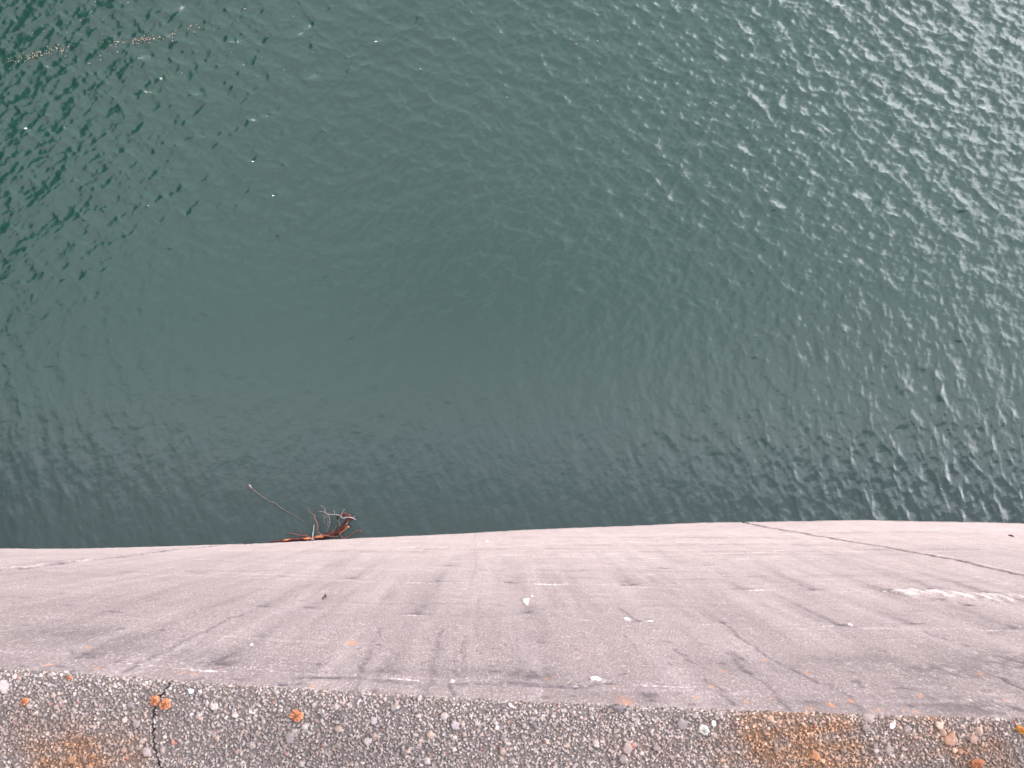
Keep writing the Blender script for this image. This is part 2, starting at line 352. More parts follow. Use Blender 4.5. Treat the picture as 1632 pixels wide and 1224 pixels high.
# ------------------------------------------------------------------ the dam
dam = empty('arch_dam', (0, -1.2, 0))
tag(dam, 'pale weathered concrete arch dam with pebbly parapet dropping straight into the green lake', 'dam')
mat_wall = concrete_wall()
def make_face():
    X = gridlines(-10.6, 11.6, 0.022, (-90, 90), 1.25)
    X = np.concatenate([X[X < -3.3], np.arange(-3.3, 3.6, 0.0115), X[X > 3.61]])
    Z = np.concatenate([np.arange(-9, -0.6, 1.2), np.arange(-0.4, 12.0, 0.025), np.arange(12.0, 15.3, 0.014), [15.5]])
    GX, GZ = np.meshgrid(X, Z, indexing='ij')
    ht = np.zeros_like(GX)
    dark = np.zeros_like(GX); white = np.zeros_like(GX); lich = np.zeros_like(GX); algae = np.zeros_like(GX); seam = np.zeros_like(GX); hard = np.zeros_like(GX)
    def sl(X0, X1, Z0, Z1):
        i0, i1 = np.searchsorted(X, [X0, X1]); j0, j1 = np.searchsorted(Z, [Z0, Z1])
        return slice(max(i0-1, 0), i1+1), slice(max(j0-1, 0), j1+1)
    def wob(x, z, sc, seed):
        r = np.random.default_rng(seed); v = 0
        for q in range(5):
            v = v + np.sin(x*sc*r.uniform(.5, 2.2)+z*sc*r.uniform(.5, 2.2)*r.choice([-1, 1])+r.uniform(0, 6.28))*.4
        return v
    def spot(px, py, wpx, hpx, amt, arr, run=0.0, pit=0.0, seed=0):
        x, z = hit(px, py); h = CAM_Z-z; off = max(70., (py-755.0))
        sx = wpx*h/F_PX*0.5; sz = hpx*h/off*(0.36 if arr is dark and hpx < 6 else 0.5)
        a, c = sl(x-sx*4, x+sx*4, z-sz*4-run*1.3, z+sz*4)
        gx, gz = GX[a, c]-x, GZ[a, c]-z
        w = np.clip(1+0.55*wob(gx/sx, gz/sz, 2.4, seed+int(px)), .35, 3)
        d = np.exp(-((gx/sx)**2+(gz/sz)**2)*w)
        arr[a, c] = np.maximum(arr[a, c], amt*d)
        if run:
            rr = amt*0.62*np.exp(-((gx-0.1*sx)/(sx*(0.55+0.35*np.clip(-gz/run, 0, 1))))**2)*np.where(gz < 0, np.exp(gz*2.2/run), np.exp(-(gz/sz)**2))*(1+0.3*wob(gx/sx, gz/run, 3, seed+3))
            arr[a, c] = np.maximum(arr[a, c], rr*0.8)
        if pit: ht[a, c] -= pit*d
    def line(pts, wpx, amt, arr, depth=0.0, jit=0.02, seed=1, broken=0.0, zpx=0.0):
        P = [hit(*p) for p in pts]
        r = np.random.default_rng(seed)
        for (x0, z0), (x1, z1) in zip(P[:-1], P[1:]):
            n = max(2, int(math.hypot(x1-x0, z1-z0)/0.05))
            for q in range(n):
                u = q/n; x = x0+(x1-x0)*u; z = z0+(z1-z0)*u; w = max(wpx*(CAM_Z-z)/F_PX*0.5, 0.012)
                g = 1 - broken*(0.5+0.5*math.sin(x*5.1+z*3.3+seed)+0.3*math.sin(x*13+z*9))
                if g <= 0.05: continue
                x += jit*math.sin(z*7+seed)*0.6 + jit*math.sin(z*23+x*17)*0.4; z += jit*math.sin(x*9+seed)
                hh = CAM_Z-z; sz = max(0.03, min(w, 0.06), zpx*0.5*hh*hh/(F_PX*1.2)); ww = max(w, 0.03) if zpx else w
                a, c = sl(x-ww*2.5, x+ww*2.5, z-sz*2.5-0.05, z+sz*2.5+0.05)
                d = np.exp(-((GX[a, c]-x)/ww)**2-((GZ[a, c]-z)/sz)**2)
                if arr is not None: arr[a, c] = np.maximum(arr[a, c], amt*g*d)
                if depth: ht[a, c] = np.minimum(ht[a, c], -depth*g*d)
    # lift joints: the level seams of the pours
    lifts = [(hit(780, 1088.5)[1], .35), (hit(850, 984)[1], .25), (hit(900, 931)[1], .22), (hit(780, 889)[1], .12)]
    z0 = lifts[0][1]
    lz = [l[0] for l in lifts]
    for q in range(1, 4): lz.append(lz[3]-2.35*q)
    lz.append(lz[0]+2.4)
    for i, z in enumerate(lz):
        wv = 0.05*np.sin(GX*0.9+i)+0.025*np.sin(GX*3.7+2*i)+0.012*np.sin(GX*11+i)
        gz = GZ-z-wv
        patch = np.clip(0.5+0.6*np.sin(GX*1.3+i*2.1)+0.35*np.sin(GX*4.1+i)+0.25*np.sin(GX*9.7+i*3), 0, 1)
        ht -= 0.012*np.exp(-(gz/0.025)**2)*(0.4+0.6*patch)
        ht += 0.010*smooth01(gz/0.05+0.5)*(1 if i % 2 else -1)*0.6
        seam[:] = np.maximum(seam, 0.45*np.exp(-((gz+0.02)/0.04)**2)*patch*(0.6 if i else 1))
        white[:] = np.maximum(white, (0.50 if i < 3 else 0.38)*np.exp(-((gz-0.03)/0.05)**2)*np.clip(1.15-patch, 0, 1)*(0.55+0.45*np.sin(GX*2.3+i*5)))
    # upright form panel seams
    for px, py0, py1, amt in ((757, 845, 915, .35), (722, 1000, 1100, .35)):
        line([(px, py0), (px if py0 < 900 else px+4, py1)], 2.2, amt, seam, 0.004, 0.006)
    # contraction joints
    line([(1150, 826), (1185, 832), (1244, 843.5), (1310, 854), (1365, 864), (1428, 873), (1486, 885), (1525, 892.5), (1573, 903), (1628, 915), (1700, 929)], 7, 0.9, dark, 0.06, 0.02, 2, 0.25)
    line([(-60, 916), (7, 907), (50, 903), (140, 891), (193, 887), (233, 881), (283, 875), (360, 868), (440, 862)], 15, 0.9, dark, 0.06, 0.03, 5, 0.35)
    line([(0, 905), (50, 901), (150, 888.5), (193, 885)], 12, 0.85, white, 0, 0.02, 7, 0.5)
    line([(1530, 890), (1573, 901), (1628, 911)], 11, 0.8, white, 0, 0.02, 9, 0.4)
    line([(1470, 880), (1525, 889)], 12, 0.9, white, 0, 0.02, 9, 0.2)
    # thin crack and dark runs on the right
    line([(1150, 990), (1175, 1012), (1215, 1040), (1255, 1062), (1285, 1080), (1310, 1090)], 2.4, 0.55, dark, 0.008, 0.01, 11, 0.25)
    line([(1322, 1090), (1340, 1105), (1360, 1120), (1384, 1140)], 9, 0.62, dark, 0.01, 0.03, 13, 0.45)
    line([(1160, 1040), (1185, 1066), (1215, 1090), (1245, 1115), (1268, 1136)], 7, 0.48, dark, 0.004, 0.02, 15, 0.25)
    line([(1120, 1085), (1135, 1092), (1150, 1100), (1170, 1128)], 4, 0.6, dark, 0.01, 0.02, 17, 0.3)
    line([(1168, 1036), (1180, 1048), (1190, 1050)], 3.5, 0.6, dark, 0.01, 0.02, 19, 0.2)
    line([(1075, 1033), (1090, 1048), (1105, 1058)], 2.5, 0.5, dark, 0.006, 0.02, 21, 0.2)
    line([(1590, 1080), (1620, 1096), (1660, 1110)], 3.5, 0.75, dark, 0.012, 0.02, 23, 0.2)
    line([(985, 968), (1005, 980), (1020, 993)], 2.0, 0.35, dark, 0.004, 0.01, 25, 0.2)
    line([(945, 970), (975, 1005), (1000, 1035), (1040, 1075)], 2.5, 0.3, white, 0, 0.02, 27, 0.3)
    line([(200, 1072), (245, 1047), (300, 1018), (375, 984), (430, 962)], 3.0, 0.45, dark, 0.003, 0.02, 29, 0.4)
    line([(560, 1110), (580, 1060), (605, 1000)], 3.0, 0.4, dark, 0.0, 0.02, 31, 0.4)
    line([(680, 1110), (692, 1060), (703, 1000)], 3.0, 0.35, dark, 0.0, 0.02, 33, 0.4)
    line([(722, 1090), (723, 1115)], 7, 0.85, dark, 0.01, 0.02, 35, 0.3)
    line([(733, 1075), (736, 1050), (740, 1020)], 4, 0.35, dark, 0.004, 0.02, 37, 0.3)
    # pale lime lines along the lift joints and board marks
    L1 = [(0, 1047), (117, 1055), (287, 1065), (554, 1077), (757, 1088), (934, 1093), (1140, 1098), (1310, 1101)]
    line(L1, 5, .95, white, 0.006, 0.03, 41, 0.75, 2.4); line([(740, 1089.5), (930, 1094), (1010, 1093)], 5, .8, dark, 0.01, 0.04, 42, 0.5, 2.6); line([(480, 1076), (560, 1080), (700, 1089)], 4, .6, dark, 0.006, 0.04, 43, 0.7, 2.2)
    line([(640, 979), (782, 981.5), (960, 989.5), (1088, 995), (1270, 997.5), (1460, 1003), (1632, 1007)], 5, .9, white, 0.004, 0.03, 44, 0.8, 1.8)
    line([(1140, 1101), (1200, 1101), (1300, 1103)], 4, .8, white, 0, 0.03, 45, 0.7, 1.6)
    line([(560, 926), (700, 927), (930, 932), (1088, 938.5), (1250, 940), (1440, 943.5)], 5, 1.0, white, 0.003, 0.02, 46, 0.55, 1.6)
    line([(560, 883), (780, 884), (940, 887), (1088, 890), (1300, 893)], 5, .95, white, 0, 0.02, 47, 0.65, 1.3)
    for q, (xa, xb, y) in enumerate(((900, 1330, 851), (1000, 1420, 862), (760, 1000, 868), (1180, 1560, 877), (850, 1240, 903), (1250, 1500, 911), (560, 760, 872), (1330, 1632, 843), (640, 860, 953), (900, 1180, 958), (300, 520, 903), (1500, 1632, 921), (1100, 1400, 872), (930, 1250, 915), (1440, 1632, 868))):
        line([(xa, y), ((xa+xb)/2, y+1.2*sin(q)), (xb, y+1.0)], 5, .85, white, 0, 0.02, 50+q, 0.7, 1.1)
        line([(xa-80, y+6), (xb-60, y+6.8)], 5, .16, dark, 0, 0.02, 70+q, 0.8, 1.6)
    # crisp bright lime scabs
    for px, py, w, h in ((838, 956.5, 9, 5), (838, 960, 5, 6), (848, 951, 3, 2), (944, 1084.5, 7, 4), (952, 1086, 14, 2.2), (1000, 987, 8, 3.4), (1036, 990.5, 10, 3), (1355, 996.5, 5, 3), (776, 863, 4, 2.2), (388, 865, 5, 2), (334, 1069, 12, 2), (722, 1087, 6, 3.4), (401, 1027, 4, 3)):
        spot(px, py, w, h, 1.0, hard, 0, -0.01)
    # the thick white lime crust
    for q in range(26):
        px = 1432 + q*8.5
        spot(px, 946+q*0.42+1.2*sin(q*1.7), 16, 9+2.5*sin(q*.9)+q*0.12, 1.0, white, 0, -0.02, q)
    for q in range(14): spot(1330+q*9, 941.5+0.3*q, 9+5*sin(q*2.), 1.5, 0.5+.2*sin(q*3.), white, 0, 0, q)
    for px, py, w, h, a in ((300, 1066.5, 20, 2.2, .8), (322, 1068.5, 20, 2.2, .9), (948, 1085, 14, 3.5, 1.0), (965, 1086.5, 26, 2.5, .8), (995, 1088.8, 18, 1.6, .9),
                            (838, 958, 9, 8, 1.1), (835, 980, 16, 3, .8), (812, 983, 18, 2, .6), (1035, 991, 16, 3, 1.0), (1000, 987, 16, 3, .8), (1285, 998, 26, 2.4, .9), (1320, 998.5, 22, 3, 1.0),
                            (1356, 996.5, 5, 3, 1.0), (1590, 1006, 24, 2.6, .9), (1530, 1004, 16, 1.6, .6), (620, 1084, 14, 4, .7), (723, 1087, 12, 3, .9), (690, 1086, 30, 2, .5), (605, 899, 12, 1.5, .5),
                            (388, 865, 4, 3, .9), (398, 924, 4, 3, .8), (401, 1027, 4, 3, 1.), (776, 863, 4, 2.5, .9), (1170, 918, 24, 2, .6), (1525, 914, 34, 2, .7), (1560, 919, 40, 2, .7), (1480, 961, 20, 2, .6),
                            (1415, 1037, 20, 4, .5), (1411, 1112, 4, 4, .9), (848, 974, 6, 4, .8), (1400, 845, 60, 1, .5), (930, 844, 60, 1, .4), (900, 885, 160, 1.3, .5), (650, 884, 120, 1.2, .5), (1120, 852, 90, 1.2, .45)):
        
        r = np.random.default_rng(int(px)); m_ = 5 if w > 8 else 2
        for q in range(m_): spot(px+w*0.5*r.uniform(-1, 1), py+h*0.4*r.uniform(-1, 1), w*r.uniform(.25, .7), h*r.uniform(.4, .9), a*r.uniform(.6, 1), white, 0, -0.004, q)
    # dark holes with stains running down from them (down the face is up in the picture)
    for px, py, w, h, a, run, pit in ((350, 1056, 34, 8, .85, 1.9, .01), (134, 1043, 30, 6, .6, .5, .01), (415, 965, 20, 3.2, .7, .8, .006), (495, 967, 20, 3, .6, .9, .006), (517, 951, 5, 4, .6, 0, 0),
            (666, 975.5, 24, 3.2, .85, .9, .008), (697, 925.5, 22, 2.2, .75, .9, .006), (715, 901, 20, 1.6, .6, .3, .004), (562, 921, 22, 2.2, .6, .6, .006), (816, 929, 22, 2, .6, .5, .005), (1003, 931.5, 28, 2.2, .8, .8, .006),
            (1183, 937.5, 24, 2.3, .8, .8, .006), (1293, 938.5, 24, 2.3, .8, 1.2, .006), (1412, 943, 22, 2.2, .6, .9, .005), (1340, 996, 16, 3.5, .9, 2.0, .008), (1456, 996, 26, 3, .7, 1.0, .006), (1617, 1002, 28, 3, .85, 1.6, .008),
            (1152, 991, 12, 3, .8, .5, .006), (1056, 905, 16, 1.5, .6, .3, .004), (841, 975, 22, 5, .5, .5, .006), (864, 1025, 14, 4, .3, .4, 0), (844, 1075, 46, 14, .55, 1.2, .004), (618, 1068, 30, 8, .5, 1.2, .004), (1038, 991, 8, 3, .9, 0, .006),
            (1017, 989, 8, 3.5, .9, 0, .006), (1545, 964, 14, 2, .8, 0, .005), (1590, 955, 16, 3, .8, 0, 0), (1495, 956, 16, 1.6, .6, 0, 0), (1490, 938, 26, 2, .7, 1.2, .004), (1570, 943, 26, 2, .7, 1.4, .004), (1570, 1100, 9, 3.4, 1.2, 0, .02),
            (723, 1069, 10, 4, .5, 0, .005), (788, 1071, 12, 2.5, .8, 0, .006), (725, 1053, 14, 2.5, .7, 0, .005), (1160, 918, 14, 2, .4, .8, 0), (770, 908, 12, 1.5, .4, 0, 0), (205, 910, 14, 1.5, .5, 0, 0), (320, 913, 18, 1.6, .6, .3, .004),
            (318, 893, 14, 1.2, .5, 0, 0), (170, 954, 12, 3, .7, .3, .004), (108, 966, 12, 2, .5, 0, 0), (450, 918, 16, 1.6, .5, 0, 0), (25, 950, 30, 2, .5, 0, 0), (508, 1057, 12, 3, .6, 0, .005), (458, 1057, 12, 4, .6, 0, .005),
            (380, 1080, 14, 3, .8, 0, .006), (450, 1089, 12, 4, .9, 0, .006), (36, 1063, 10, 2.5, .7, 0, .005), (98, 1064, 14, 2.5, .7, 0, .005), (596, 1099, 8, 5, .7, 0, .005), (630, 1104, 12, 3, .8, 0, .005), (868, 1111, 10, 4, .7, 0, .005),
            (1030, 1106, 26, 8, .55, 0, .004), (1040, 1118, 14, 4, .5, 0, 0), (1104, 1122, 16, 3.5, .7, 0, .005), (1282, 1115, 18, 4, .7, 0, .005), (1440, 1097, 28, 5, .5, .2, .004), (1450, 1122, 22, 5, .6, 0, .004), (1333, 1000, 10, 3, .5, 0, 0)):
        spot(px, py, w, h, a, dark, run, pit)
    # broad grey soiling: right-hand top, and softer clouds elsewhere
    for px, py, w, h, a in ((1600, 1125, 330, 34, 1.0), (1520, 1070, 240, 34, .9), (1640, 1060, 240, 40, 1.0), (1380, 1050, 200, 24, .55), (1300, 1120, 200, 18, .5), (1000, 1110, 220, 18, .45), (780, 1075, 260, 22, .5), (120, 1010, 260, 30, .5), (560, 1070, 260, 26, .3), (1180, 1060, 220, 26, .4), (260, 1040, 240, 26, .4)):
        x, z = hit(px, min(py, 1135)); hd = CAM_Z-z
        sx = w*hd/F_PX*.5; sz2 = h*hd/(py-755.)*.5
        algae[:] = np.maximum(algae, a*np.exp(-((GX-x)/sx)**2-((GZ-z)/sz2)**2))
    # orange lichen dots
    for px, py, w, h in ((78, 1062, 9, 2.5), (140, 1031, 7, 2), (155, 1068, 9, 2.2), (310, 1074, 10, 2.4), (292, 1072, 6, 2), (560, 1022, 14, 5), (1150, 1070, 9, 2.6), (1285, 1072, 6, 3), (1135, 1096, 7, 4), (1110, 1112, 7, 3), (1190, 1119, 7, 3),
                         (1290, 1127, 8, 3), (1325, 1122, 8, 4), (1400, 1130, 8, 3), (1392, 1138, 10, 3), (1440, 1129, 7, 3), (1460, 1132, 10, 3), (1358, 1115, 6, 4), (1467, 1109, 6, 3), (1563, 1074, 8, 2.5), (985, 1096, 6, 2), (870, 1084, 5, 2), (500, 1091, 5, 4), (240, 1098, 6, 2)):
        spot(px, py, w, h, 0.95, lich)
    x0, z0 = hit(997, 1119); spot(997, 1119, 22, 14, .45, lich)
    # gentle unevenness of the shuttering
    ht += 0.006*np.sin(GX*1.9+0.4*np.sin(GZ*1.1)) + 0.004*np.sin(GZ*2.7+GX*0.3) + 0.003*wob(GX, GZ, 4.0, 5) + 0.0025*wob(GX, GZ, 13.0, 8)
    Yw = wall_y(GX, GZ) + ht
    V = np.stack([GX, Yw, GZ], -1).reshape(-1, 3)
    f = lambda a: np.clip(a, 0, 1).ravel()
    st = np.stack([f(dark), f(white), f(lich)], 1); zo = np.stack([f(algae), f(seam), f(hard)], 1)
    o = link_mesh('wall_face', V, grid_faces(len(X), len(Z), flip=False), mat_wall, cols={'stain': st, 'zone': zo})
    adopt(o, dam)
make_face()

# parapet: exposed aggregate cap that juts out past the face
PAR_Z = CAM_Z-1.0
EC = np.polyfit(*zip(*[(p[0], p[1]) for p in [at(x, y, PAR_Z) for x, y in ((0,1064),(273,1083),(544,1102),(757,1114),(1088,1130.5),(1261,1134),(1382,1140),(1469,1141),(1632,1146))]]), 2)
def edge_y(X):
    X = np.asarray(X, float); Xc = np.clip(X, -0.62, 0.66)
    return np.polyval(EC, Xc) + (2*EC[0]*Xc+EC[1])*(X-Xc)*np.exp(-np.abs(X-Xc)/6) - 0.0012*(X-Xc)**2
def make_parapet():
    X = gridlines(-0.60, 0.64, 0.00062, (-60, 60), 1.16)
    r0 = 0.004
    s = np.concatenate([[-0.47, -0.40, -0.25, -0.12, -0.06, -0.035], np.arange(-0.018, 0.115, 0.00062), [0.117, 0.121, 0.13, 0.15, 0.2, 0.28, 0.36, 0.42, 0.425, 0.47, 0.7, 1.0, 1.45]])
    G, Sg = np.meshgrid(X, s, indexing='ij')
    H = np.full(G.shape, -0.0016); C = np.zeros(G.shape+(3,)); C[:] = (0.14, 0.124, 0.122)
    sand = rng.normal(size=G.shape); C *= (1+0.22*sand)[..., None]; H += 0.00018*sand
    palette = [((0.50, 0.46, 0.45), 26), ((0.36, 0.325, 0.315), 26), ((0.25, 0.225, 0.225), 18), ((0.60, 0.56, 0.55), 7), ((0.10, 0.10, 0.115), 11), ((0.42, 0.33, 0.27), 8), ((0.40, 0.28, 0.24), 5), ((0.20, 0.16, 0.15), 7), ((0.30, 0.31, 0.35), 3), ((0.38, 0.13, 0.09), .8)]
    pc = np.array([p[0] for p in palette]); pw = np.array([p[1] for p in palette], float); pw /= pw.sum()
    xi0 = np.searchsorted(X, -0.60); si0 = np.searchsorted(s, -0.018)
    dxx = 0.00062; nx = int((0.64+0.60)/dxx)+1; ns = int(0.133/dxx)+1
    def stamp(px, ps, r, c, hr, el, an, base, ph):
        R = r*1.5; i0 = int((px-R+0.60)/dxx); i1 = int((px+R+0.60)/dxx)+2; j0 = int((ps-R+0.018)/dxx); j1 = int((ps+R+0.018)/dxx)+2
        i0, j0 = max(i0, 0), max(j0, 0); i1, j1 = min(i1, nx-1), min(j1, ns-1)
        if i1 <= i0 or j1 <= j0: return
        a = slice(xi0+i0, xi0+i1); b = slice(si0+j0, si0+j1)
        gx = G[a, b]-px; gy = Sg[a, b]-ps
        u = gx*cos(an)+gy*sin(an); v = (-gx*sin(an)+gy*cos(an))*el
        th = np.arctan2(v, u); rr = np.hypot(u, v)/(r*(1+0.07*np.cos(3*th+ph)+0.06*np.cos(4*th+ph*1.7)+0.05*np.cos(5*th+ph*2.3)+0.03*np.cos(9*th+ph*.7)))
        dome = base + hr*np.sqrt(np.clip(1-rr**2.6, 0, 1)) + hr*0.45*(u*cos(ph)+v*sin(ph))/r
        m = (rr < 1) & (dome > H[a, b])
        H[a, b][m] = dome[m]
        sh = (1+0.10*np.sin(u/r*5+ph)+0.05*rng.normal(size=u.shape))
        C[a, b][m] = (np.array(c)*sh[..., None])[m]
    # small to large: bigger stones stand proud of the finer ones
    for (lo, hi, n) in ((0.0007, 0.0013, 36000), (0.0013, 0.0019, 4200), (0.0020, 0.0030, 420), (0.0030, 0.0042, 60), (0.0042, 0.0055, 8)):
        for _ in range(n):
            r = rng.uniform(lo, hi); c = pc[rng.choice(len(pc), p=pw)]*rng.uniform(.62, 1.38)
            stamp(rng.uniform(-.6, .64), rng.uniform(-.018, .115), r, c, r*0.55 if r < .004 else 0.0022, rng.uniform(1, 1.6), rng.uniform(0, pi), rng.uniform(-.0016, -.0002), rng.uniform(0, 6.28))
    def loc(px, py):
        p = at(px, py, PAR_Z+0.001); return p[0], -(p[1]-float(edge_y(p[0])))
    for px, py, rp, c in ((4, 1098, 13, (.62, .57, .57)), (207, 1128, 8, (.13, .12, .14)), (207, 1198, 6, (.10, .10, .12)), (197, 1200, 6, (.35, .25, .19)), (340, 1130, 9, (.58, .54, .53)), (461, 1180, 11, (.22, .20, .22)), (485, 1163, 7, (.72, .70, .69)),
                          (643, 1203, 7, (.07, .07, .09)), (651, 1202, 5, (.6, .42, .28)), (725, 1160, 9, (.42, .42, .47)), (708, 1146, 9, (.5, .47, .46)), (1087, 1158, 12, (.17, .15, .17)), (1000, 1197, 11, (.33, .28, .29)), (993, 1214, 9, (.13, .12, .15)),
                          (1045, 1196, 7, (.13, .13, .16)), (1380, 1163, 9, (.14, .13, .15)), (1385, 1147, 13, (.24, .22, .24)), (1446, 1166, 9, (.15, .14, .17)), (1516, 1183, 15, (.40, .22, .15)), (1498, 1160, 9, (.62, .58, .56)), (1552, 1182, 10, (.36, .23, .20)),
                          (1425, 1156, 5, (.78, .78, .80)), (1300, 1209, 10, (.50, .33, .21)), (1344, 1200, 7, (.13, .13, .15)), (1396, 1200, 7, (.40, .42, .44)), (950, 1190, 8, (.55, .5, .5)), (515, 1192, 5, (.32, .10, .07)), (456, 1206, 5, (.40, .13, .15)), (480, 1222, 7, (.66, .62, .6)),
                          (585, 1186, 8, (.55, .48, .48)), (1520, 1183, 3, (.6, .66, .66)), (112, 1215, 8, (.32, .2, .12)), (233, 1203, 10, (.42, .42, .47)), (535, 1131, 6, (.55, .48, .47)), (595, 1153, 8, (.42, .43, .5)), (626, 1133, 6, (.12, .12, .15)), (514, 1144, 6, (.12, .12, .15)), (216, 1158, 8, (.30, .27, .29)), (45, 1130, 6, (.45, .42, .42))):
        x, q = loc(px, py); stamp(x, q, rp*0.48e-3, tuple(0.7*v+0.3*w for v, w in zip(c, (.36, .32, .315))), 0.0013, rng.uniform(1, 1.25), rng.uniform(0, pi), 0.0006, rng.uniform(0, 6.28))
    # rusty soaked patches
    rust = np.zeros(G.shape)
    for px, py, w, h, a in ((120, 1215, 130, 60, .75), (70, 1190, 110, 60, .35), (210, 1210, 60, 60, .35), (1225, 1185, 90, 70, .8), (1290, 1210, 150, 60, .95), (1300, 1165, 130, 44, .7), (1180, 1200, 80, 60, .4), (1500, 1190, 130, 50, .4), (1560, 1210, 90, 60, .6), (1480, 1160, 120, 30, .35), (1400, 1200, 160, 50, .25), (1050, 1200, 200, 40, .12)):
        x, q = loc(px, py); rust = np.maximum(rust, a*np.exp(-((G-x)/(w/F_PX*.62))**2-((Sg-q)/(h/F_PX*.8))**2))
    rust *= 1.8*np.clip(0.75+0.35*np.sin(G*90+Sg*130)*np.sin(Sg*210-G*40)+0.15*sand, 0, 1.2)
    # soiled darker ground left of centre
    soil = np.exp(-((G+0.16)/0.16)**2-((Sg-0.06)/0.035)**2)*0.30 + np.exp(-((G+0.50)/0.09)**2-((Sg-0.055)/0.03)**2)*0.30 + np.exp(-((G-0.52)/0.09)**2-((Sg-0.05)/0.04)**2)*.25
    C *= (1-soil)[..., None]
    C *= (1+0.22*np.exp(-(Sg/0.016)**2))[..., None]           # paler along the edge
    # crack across the cap
    cp = [loc(*p) for p in ((276, 1080), (268, 1096), (261, 1106), (249, 1120), (244, 1134), (242, 1150), (242, 1172), (244, 1196), (250, 1214), (256, 1240))]
    cs = np.array([p[1] for p in cp]); cx = np.array([p[0] for p in cp])
    cs[0] = -0.02
    line = np.interp(Sg, cs, cx) + 0.0007*np.sin(Sg*900)+0.0004*np.sin(Sg*2300)
    d = np.abs(G-line); wd = 0.00068+0.0003*np.sin(Sg*400)
    k = np.exp(-(d/wd)**2)
    H -= 0.0060*k; C *= (1-0.85*np.exp(-(d/(wd*1.25))**2))[..., None]
    # outside the finely modelled strip
    far = (np.abs(G-0.02) > 0.63) | (Sg > .116) | (Sg < -.02)
    H[far] = 0; C[far] = (0.185, 0.166, 0.163)
    # place on the profile: down the outer face, round the edge, along the top, down the inner face
    y = edge_y(G)
    px_ = np.zeros(G.shape); pz_ = np.zeros(G.shape); nx_ = np.zeros(G.shape); nz_ = np.zeros(G.shape)
    q = pi/2*r0
    a = Sg < 0; px_[a] = 0.36*Sg[a]; pz_[a] = -r0+Sg[a]; nx_[a] = .94; nz_[a] = -.34
    a = (Sg >= 0) & (Sg < q); th = Sg[a]/r0; px_[a] = -(r0-r0*np.cos(th)); pz_[a] = -r0+r0*np.sin(th); nx_[a] = np.cos(th); nz_[a] = np.sin(th)
    a = (Sg >= q) & (Sg <= .42); px_[a] = -(r0+Sg[a]-q); nz_[a] = 1
    a = Sg > .42; px_[a] = -(r0+.42-q); pz_[a] = -(Sg[a]-.42)*1.0; nx_[a] = -1
    V = np.stack([G, y+px_+nx_*H, PAR_Z+pz_+nz_*H], -1).reshape(-1, 3)
    V[:, 2] += 0
    o = link_mesh('parapet', V, grid_faces(len(X), len(s), flip=True), aggregate(), cols={'pebble': np.clip(C, 0, 1).reshape(-1, 3), 'zone': np.stack([np.clip(rust, 0, 1).ravel(), far.astype(float).ravel(), far.astype(float).ravel()], 1)})
    adopt(o, dam)
    return loc
loc = make_parapet()
mat_slab = plain_concrete('slab_concrete', (0.16, 0.145, 0.142))
def make_crest():
    X = np.linspace(-60, 60, 121); e = edge_y(X)
    # crest slab that carries the parapet and walkway: closed section swept along the dam
    z1, z0 = PAR_Z-1.02, PAR_Z-1.45
    wy = wall_y(X, 14.9)-0.12
    prof = [(e-0.18, PAR_Z-0.45), (e-0.42, PAR_Z-1.2), (wy, 14.9), (wy-4.0, 14.9), (e-5.0, z0), (e-5.0, z1+0.0), (e-.50, z1), (e-.41, PAR_Z-1.0)]
    V = np.stack([np.stack([X, p[0], np.full_like(X, p[1])], -1) for p in prof], 1)       # [X, k, 3]
    V = np.concatenate([V, V[:, :1]], 1)
    o = link_mesh('crest_slab', V.reshape(-1, 3), grid_faces(len(X), 9), mat_slab, smooth=False); adopt(o, dam)
    # downstream face of the dam body
    prof = [(wall_y(X, 17.0)-4.5, 17.3), (wall_y(X, 10)-6, 8.0), (wall_y(X, 0)-8, -9.0), (wall_y(X, 0)-11, -34.0)]
    V = np.stack([np.stack([X, p[0], np.full_like(X, p[1])], -1) for p in prof], 1)
    o = link_mesh('downstream_face', V.reshape(-1, 3), grid_faces(len(X), 4), mat_slab); adopt(o, dam)
make_crest()

